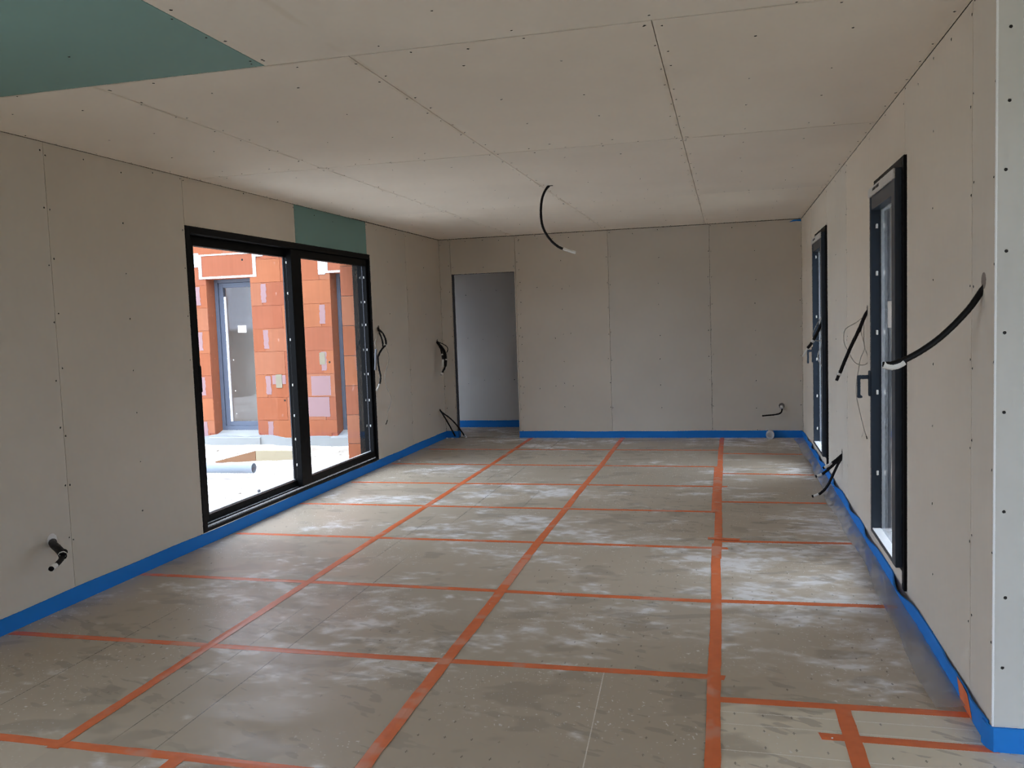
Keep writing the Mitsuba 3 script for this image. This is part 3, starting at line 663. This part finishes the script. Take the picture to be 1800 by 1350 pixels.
# ------------------------------------------------------------------ conduits and wires
C = {
'ceil':[[-1.33,6.66,2.5],[-1.353,6.66,2.481],[-1.386,6.66,2.423],[-1.402,6.66,2.349],[-1.405,6.66,2.27],[-1.394,6.66,2.19],[-1.364,6.66,2.123],[-1.308,6.66,2.053],[-1.228,6.66,2.005]],
'ceil_tip':[[-1.237,6.66,2.01],[-1.188,6.66,1.99],[-1.139,6.66,1.974]],
'right':[[0.835,3.15,1.53],[0.823,3.17,1.519],[0.795,3.17,1.475],[0.757,3.17,1.427],[0.705,3.17,1.373],[0.652,3.17,1.33],[0.608,3.17,1.302],[0.572,3.17,1.284],[0.545,3.17,1.275],[0.512,3.17,1.273]],
'right_tip':[[0.579,3.17,1.282],[0.559,3.17,1.27],[0.54,3.17,1.267],[0.514,3.17,1.273]],
'low_thick':[[-3.531,3.798,0.371],[-3.461,3.725,0.377],[-3.411,3.689,0.373],[-3.361,3.659,0.362],[-3.331,3.64,0.347],[-3.326,3.634,0.343]],
'low_thin':[[-3.331,3.64,0.347],[-3.321,3.624,0.337],[-3.311,3.592,0.326],[-3.301,3.557,0.318]],
'low_tip':[[-3.301,3.557,0.318],[-3.296,3.537,0.319],[-3.291,3.519,0.315]],
'A':[[-3.521,8.328,1.439],[-3.471,8.266,1.409],[-3.451,8.303,1.366],[-3.431,8.309,1.307],[-3.421,8.279,1.261]],
'A2':[[-3.421,8.263,1.25],[-3.431,8.208,1.223],[-3.441,8.153,1.179],[-3.451,8.127,1.135]],
'B':[[-3.521,8.328,1.433],[-3.481,8.272,1.386],[-3.461,8.277,1.326],[-3.451,8.274,1.244]],
'C':[[-3.451,8.129,1.152],[-3.451,8.134,1.071],[-3.441,8.132,1.001],[-3.431,8.13,0.943],[-3.431,8.109,0.887],[-3.431,8.092,0.871]],
'C_tip':[[-3.431,8.092,0.871],[-3.436,8.071,0.838],[-3.441,8.036,0.812]],
'G':[[-3.461,8.117,1.222],[-3.461,8.099,1.131],[-3.471,8.102,1.015]],
'w1':[[-3.521,8.327,1.427],[-3.481,8.242,1.386],[-3.461,8.129,1.325],[-3.451,8.071,1.281],[-3.451,8.095,1.234],[-3.461,8.13,1.21]],
'w2':[[-3.521,8.327,1.427],[-3.461,8.284,1.385],[-3.431,8.262,1.297],[-3.421,8.277,1.243],[-3.421,8.353,1.111],[-3.431,8.288,1.002],[-3.431,8.244,0.888],[-3.421,8.298,0.777],[-3.421,8.365,0.688],[-3.431,8.3,0.588],[-3.431,8.257,0.486]],
'w2_tip':[[-3.431,8.257,0.486],[-3.431,8.239,0.464],[-3.436,8.218,0.443]],
'k1':[[-3.521,10.155,1.238],[-3.471,10.091,1.196],[-3.431,10.054,1.148],[-3.411,10.031,1.085],[-3.401,10.025,1.015],[-3.401,10.006,0.954]],
'k2':[[-3.521,10.153,1.224],[-3.451,10.097,1.189],[-3.391,10.064,1.125],[-3.371,10.059,1.041],[-3.371,10.049,0.957],[-3.381,10.006,0.904],[-3.401,9.972,0.851]],
'k3':[[-3.521,10.176,1.23],[-3.461,10.105,1.196],[-3.411,10.08,1.125],[-3.391,10.052,1.028],[-3.391,10.06,0.922],[-3.401,10.019,0.883]],
'k4':[[-3.521,10.177,1.237],[-3.441,10.135,1.208],[-3.381,10.107,1.179],[-3.351,10.079,1.145],[-3.361,10.059,1.097]],
'f1':[[-3.521,10.178,0.382],[-3.471,10.114,0.346],[-3.431,10.161,0.247],[-3.396,10.243,0.122],[-3.397,10.392,0.01]],
'f2':[[-3.521,10.178,0.382],[-3.451,10.12,0.338],[-3.381,10.149,0.277],[-3.331,10.192,0.207],[-3.296,10.26,0.127],[-3.298,10.443,0.02],[-3.243,10.359,0.01]],
'bk':[[0.581,10.316,0.339],[0.582,10.286,0.323],[0.566,10.276,0.298],[0.521,10.266,0.283],[0.439,10.256,0.275],[0.363,10.246,0.27]],
'bk_sleeve':[[0.585,10.386,0.365],[0.582,10.336,0.357],[0.58,10.306,0.341]],
'r1':[[0.835,7.86,1.44],[0.802,7.86,1.398],[0.765,7.86,1.316],[0.722,7.86,1.225],[0.684,7.86,1.162],[0.661,7.86,1.138]],
'r1_ring':[[0.713,7.86,1.205],[0.698,7.86,1.186]],
'r1_tip':[[0.661,7.86,1.138],[0.642,7.86,1.099],[0.622,7.86,1.064]],
'r1w':[[0.835,7.86,1.44],[0.793,7.86,1.413],[0.761,7.86,1.375],[0.723,7.86,1.303],[0.704,7.86,1.245],[0.717,7.86,1.21],[0.759,7.86,1.199],[0.801,7.86,1.222],[0.825,7.86,1.266],[0.828,7.86,1.363],[0.821,7.86,1.442]],
'r1v':[[0.775,7.86,1.39],[0.769,7.86,1.316],[0.778,7.86,1.203],[0.768,7.86,1.135],[0.749,7.86,1.086],[0.753,7.86,1.027],[0.781,7.86,0.972],[0.789,7.86,0.888],[0.793,7.86,0.75],[0.797,7.86,0.626],[0.801,7.86,0.511]],
'r2':[[0.835,5.62,1.46],[0.806,5.62,1.418],[0.783,5.62,1.36],[0.754,5.62,1.295],[0.721,5.62,1.223],[0.687,5.62,1.14],[0.661,5.62,1.073]],
'r2_ring':[[0.661,5.62,1.073],[0.654,5.62,1.06]],
'r2_tip':[[0.654,5.62,1.06],[0.642,5.62,1.028]],
'r2b':[[0.835,5.62,1.45],[0.809,5.62,1.428],[0.793,5.62,1.384],[0.78,5.62,1.346],[0.773,5.62,1.322]],
'r2w':[[0.835,5.62,1.45],[0.8,5.62,1.418],[0.757,5.62,1.382],[0.715,5.62,1.359],[0.692,5.62,1.338],[0.685,5.62,1.297],[0.691,5.62,1.248],[0.714,5.62,1.202],[0.74,5.62,1.149],[0.772,5.62,1.124],[0.805,5.62,1.123],[0.821,5.62,1.137]],
'r2v':[[0.835,5.62,1.45],[0.803,5.62,1.397],[0.801,5.62,1.335],[0.802,5.62,1.248],[0.815,5.62,1.196],[0.825,5.62,1.168]],
'r2l':[[0.835,5.62,1.45],[0.796,5.62,1.387],[0.789,5.62,1.301],[0.805,5.62,1.224],[0.786,5.62,1.176],[0.772,5.62,1.11],[0.759,5.62,1.03],[0.755,5.62,0.953],[0.765,5.62,0.882],[0.784,5.62,0.794],[0.8,5.62,0.724],[0.813,5.62,0.681]],
'l1':[[0.835,6.87,0.375],[0.808,6.87,0.354],[0.779,6.87,0.327],[0.746,6.87,0.301]],
'l1_tip':[[0.746,6.87,0.305],[0.722,6.87,0.283],[0.693,6.87,0.266]],
'l2':[[0.835,6.87,0.36],[0.804,6.87,0.332],[0.763,6.87,0.292],[0.717,6.87,0.248],[0.676,6.87,0.213]],
'l2_tip':[[0.676,6.87,0.217],[0.66,6.87,0.206],[0.639,6.87,0.199]],
'l3':[[0.835,6.87,0.35],[0.808,6.87,0.323],[0.779,6.87,0.266],[0.75,6.87,0.2],[0.717,6.87,0.13],[0.683,6.87,0.085],[0.65,6.87,0.058]],
'l3_tip':[[0.65,6.87,0.061],[0.634,6.87,0.051],[0.613,6.87,0.044]],
}
def conduit(name, label, pts, r, m='conduit_black', cat='conduit', **k):
    return obj(name, tube(pts, r, k.get('sides', 12), 6, k.get('bore', 0)), m, smooth=40, label=label, category=cat, group={'conduit': 'electric conduits sticking out of walls and ceiling', 'wire': 'loose pale wires', 'cable': 'electric conduits sticking out of walls and ceiling'}[cat])
def part(parent, name, pts, r, m, label=None, bore=0.0, n=5):
    key = obj(name, tube(pts, r, 12, n, bore), m, parent, smooth=40)
    if label: labels[key] = {'label': label}
    return key
def ring_hole(parent, c, axis, sgn, r, m='core', rim='gypsum_white'):
    a = np.arange(24) * 2 * math.pi / 24
    k = obj('wall_hole', ngon(c, axis, r, .0008 * sgn, 20), m, parent); labels[k] = {'label': 'dark drilled hole'}
c1 = conduit('electric_conduit', 'black conduit hanging from the middle of the ceiling with a white taped end', C['ceil'], .0098)
part(c1, 'taped_end', C['ceil_tip'], .0112, 'tip_white', 'white taped end', bore=.006)
ring_hole(c1, (-1.325, 6.665, ZC), 2, -1, .028)
c2 = conduit('electric_conduit', 'thick black conduit curving out of the right wall with a white taped end', C['right'], .0108, bore=.008)
part(c2, 'taped_end', C['right_tip'], .0122, 'tip_white', 'white taped end', bore=.0095)
ring_hole(c2, (XR, 3.158, 1.546), 0, -1, .028, 'hole_dim')
c3 = conduit('electric_conduit', 'short fat black conduit bent out of the left wall low down near the camera', C['low_thick'], .0205, bore=.016)
part(c3, 'inner_conduit', C['low_thin'], .0125, 'conduit_black')
part(c3, 'taped_end', C['low_tip'], .0135, 'tip_white', 'white taped end', bore=.0115)
e = np.array(C['low_tip'][-1]); d_ = e - np.array(C['low_tip'][-2]); d_ /= np.linalg.norm(d_)
part(c3, 'open_end', [(e - d_ * .004).tolist(), (e + d_ * .008).tolist()], .0128, 'conduit_black', 'dark open end', bore=.009)
part(c3, 'collar', [(-3.336, 3.645, .350), (-3.331, 3.640, .346)], .0217, 'tip_white', 'thin white collar')
k = obj('wall_hole', ngon((XL, 3.772, .386), 0, .035, .0012, 20), 'gypsum_white', c3); labels[k] = {'label': 'white-edged drilled hole'}
a = thing('electric_conduit', 'right branch of the black conduit loop beside the far edge of the sliding door', 'conduit', 'electric conduits sticking out of walls and ceiling')
part(a, 'tube', C['A'], .0095, 'conduit_black'); part(a, 'tube', C['A2'], .0095, 'conduit_black')
part(a, 'taped_end', [C['A'][-1], C['A2'][0]], .0105, 'wire_grey', 'pale binding')
conduit('electric_conduit', 'left branch of the black conduit loop beside the far edge of the sliding door', C['B'], .0085)
b = conduit('electric_conduit', 'black conduit with a pale tip hanging lowest beside the far edge of the sliding door', C['C'], .0092)
part(b, 'taped_end', C['C_tip'], .0098, 'wire_grey', 'pale taped tip', bore=.006)
conduit('electric_conduit', 'short grey tube hanging against the far edge of the sliding door', C['G'], .0125, 'conduit_grey', bore=.010)
conduit('loose_wire', 'short pale wire looping into the grey tube beside the sliding door', C['w1'], .0022, 'wire_grey', 'wire')
w = conduit('loose_wire', 'long pale wire dangling from the conduits beside the sliding door', C['w2'], .0028, 'wire_grey', 'wire')
part(w, 'dark_tip', C['w2_tip'], .004, 'conduit_black', 'dark tip')
k1 = conduit('electric_conduit', 'left conduit of the bundle in the far left corner, with white tape rings', C['k1'], .0115)
part(k1, 'taped_end', [C['k1'][-2], C['k1'][-1], (-3.403, 9.998, .925)], .0128, 'tip_white', 'white taped end')
k2 = conduit('electric_conduit', 'longest conduit of the bundle in the far left corner, with a pale end', C['k2'], .0115)
part(k2, 'taped_end', [C['k2'][-1], (-3.408, 9.955, .835)], .017, 'tip_white', 'pale end')
part(k2, 'taped_end', [(-3.376, 10.03, .925), (-3.379, 10.02, .908)], .0135, 'tip_white')
part(k1, 'taped_end', [(-3.411, 10.031, 1.085), (-3.409, 10.03, 1.065)], .0132, 'tip_white')
part(k2, 'taped_end', [(-3.371, 10.058, 1.02), (-3.371, 10.056, 1.005)], .0135, 'tip_white')
conduit('electric_conduit', 'middle conduit of the bundle in the far left corner, without white tape', C['k3'], .0105)
conduit('electric_conduit', 'thin black cable looping out at the right of the corner bundle', C['k4'], .0055, cat='cable')
conduit('electric_conduit', 'straight left one of two black conduits reaching the floor in the far left corner', C['f1'], .009)
f2 = conduit('electric_conduit', 'bowed right one of two black conduits reaching the floor in the far left corner', C['f2'][:-1], .009)
part(f2, 'taped_end', [C['f2'][-2], C['f2'][-1]], .012, 'tip_white', 'white end on the floor')
bk = conduit('electric_conduit', 'black conduit hooking out of the end wall near the right corner', C['bk'], .0085)
part(bk, 'sleeve', C['bk_sleeve'], .019, 'pipe_white', 'short pale sleeve')
ring_hole(bk, (.585, YB, .372), 1, -1, .033)
obj('pipe_end', tube([(.452, 10.35, .046), (.450, 10.30, .045), (.448, 10.25, .045)], .046, 24, 3, bore=.032), 'pipe_white', smooth=40, label='short round pale pipe end on the floor against the end wall strip', category='pipe')
r1 = conduit('electric_conduit', 'black conduit sticking out of the right wall beside the far window', C['r1'], .0125)
part(r1, 'tape_ring', C['r1_ring'], .0145, 'tip_white', 'white tape ring'); part(r1, 'bare_end', C['r1_tip'], .007, 'tip_white', 'white end')
conduit('loose_wire', 'pale wire loop around the conduit beside the far window', C['r1w'], .003, 'wire_grey', 'wire')
conduit('loose_wire', 'pale wire hanging down over the handle of the far window', C['r1v'], .004, 'tip_white', 'wire')
r2 = conduit('electric_conduit', 'straight black conduit sticking down out of the right wall between the two windows', C['r2'], .0105)
part(r2, 'tape_ring', C['r2_ring'], .0122, 'tip_white', 'white tape ring'); part(r2, 'cut_end', C['r2_tip'], .0095, 'conduit_black')
conduit('electric_conduit', 'short black stub beside the straight conduit between the two windows', C['r2b'], .009)
conduit('loose_wire', 'wide pale wire loop around the conduit between the two windows', C['r2w'], .0024, 'wire_grey', 'wire')
conduit('loose_wire', 'short pale wire hanging along the edge of the near window', C['r2v'], .0024, 'wire_grey', 'wire')
w = conduit('loose_wire', 'long pale wire dangling below the conduit between the two windows', C['r2l'], .0024, 'wire_grey', 'wire')
part(w, 'frayed_end', [C['r2l'][-1], (.817, 5.62, .665)], .003, 'conduit_black', 'dark frayed end'); part(w, 'frayed_end', [C['r2l'][-2], (.793, 5.62, .70), (.785, 5.62, .675)], .0012, 'wire_grey')
for kk, lab in (('l1', 'upper of three low black conduits on the right wall, with a white end'), ('l2', 'middle of three low black conduits on the right wall, with a pale end'), ('l3', 'lowest of three low black conduits on the right wall, curving down to the floor')):
    q = conduit('electric_conduit', lab, C[kk], .0098)
    if kk == 'l1': ring_hole(q, (XR, 6.87, .372), 0, -1, .036)
    part(q, 'taped_end', C[kk + '_tip'], .0108, 'tip_white', 'white taped end', bore=.008)
    e = np.array(C[kk + '_tip'][-1]); d_ = e - np.array(C[kk + '_tip'][-2]); d_ /= np.linalg.norm(d_)
    part(q, 'open_end', [(e - d_ * .004).tolist(), (e + d_ * .012).tolist()], .0102, 'conduit_black', bore=.007)
for (y, z, hh) in ((6.87, .375, .07), (5.62, 1.455, .06), (7.86, 1.44, .06)): pass
ring_hole(r1, (XR, 7.86, 1.445), 0, -1, .026); ring_hole(r2, (XR, 5.62, 1.458), 0, -1, .028); ring_hole(a, (XL, 8.325, 1.437), 0, 1, .024); ring_hole(k1, (XL, 10.16, 1.236), 0, 1, .028)
# crumbs
r4 = random.Random(12); st = []
for i in range(60):
    x, y = r4.uniform(-3.3, .7), r4.uniform(2.6, 9.8)
    m = trimesh.creation.icosphere(subdivisions=0, radius=r4.uniform(.0018, .0042)); m.apply_scale((1.2, .9, .6)); m.apply_translation((x, y, .003)); st.append(m)
obj('plaster_crumbs', st, 'gypsum_white', label='tiny white plaster crumbs scattered over the floor boards', category='debris', kind='stuff')
for (x, y, l) in ((-3.47, 10.27, 'white plaster crumb lying in the far left corner, nearest the wall'), (-3.40, 10.275, 'white plaster crumb in the far left corner, farther from the wall'), (-3.44, 8.55, 'white plaster crumb by the blue strip just past the sliding door')):
    m = trimesh.creation.icosphere(subdivisions=1, radius=.014); m.apply_scale((1.3, .9, .6)); m.apply_translation((x, y, .007))
    obj('plaster_crumb', m, 'gypsum_white', label=l, category='debris', group='white plaster crumbs by the walls')
sm = poly_slab(Polygon([(.69, 2.468), (.73, 2.492), (.815, 2.495), (.818, 2.470), (.77, 2.476)]), 1, YB - .0035, .003)
obj('membrane_scrap', sm, 'foam_blue', label='small blue scrap in the top right corner of the end wall', category='scrap')
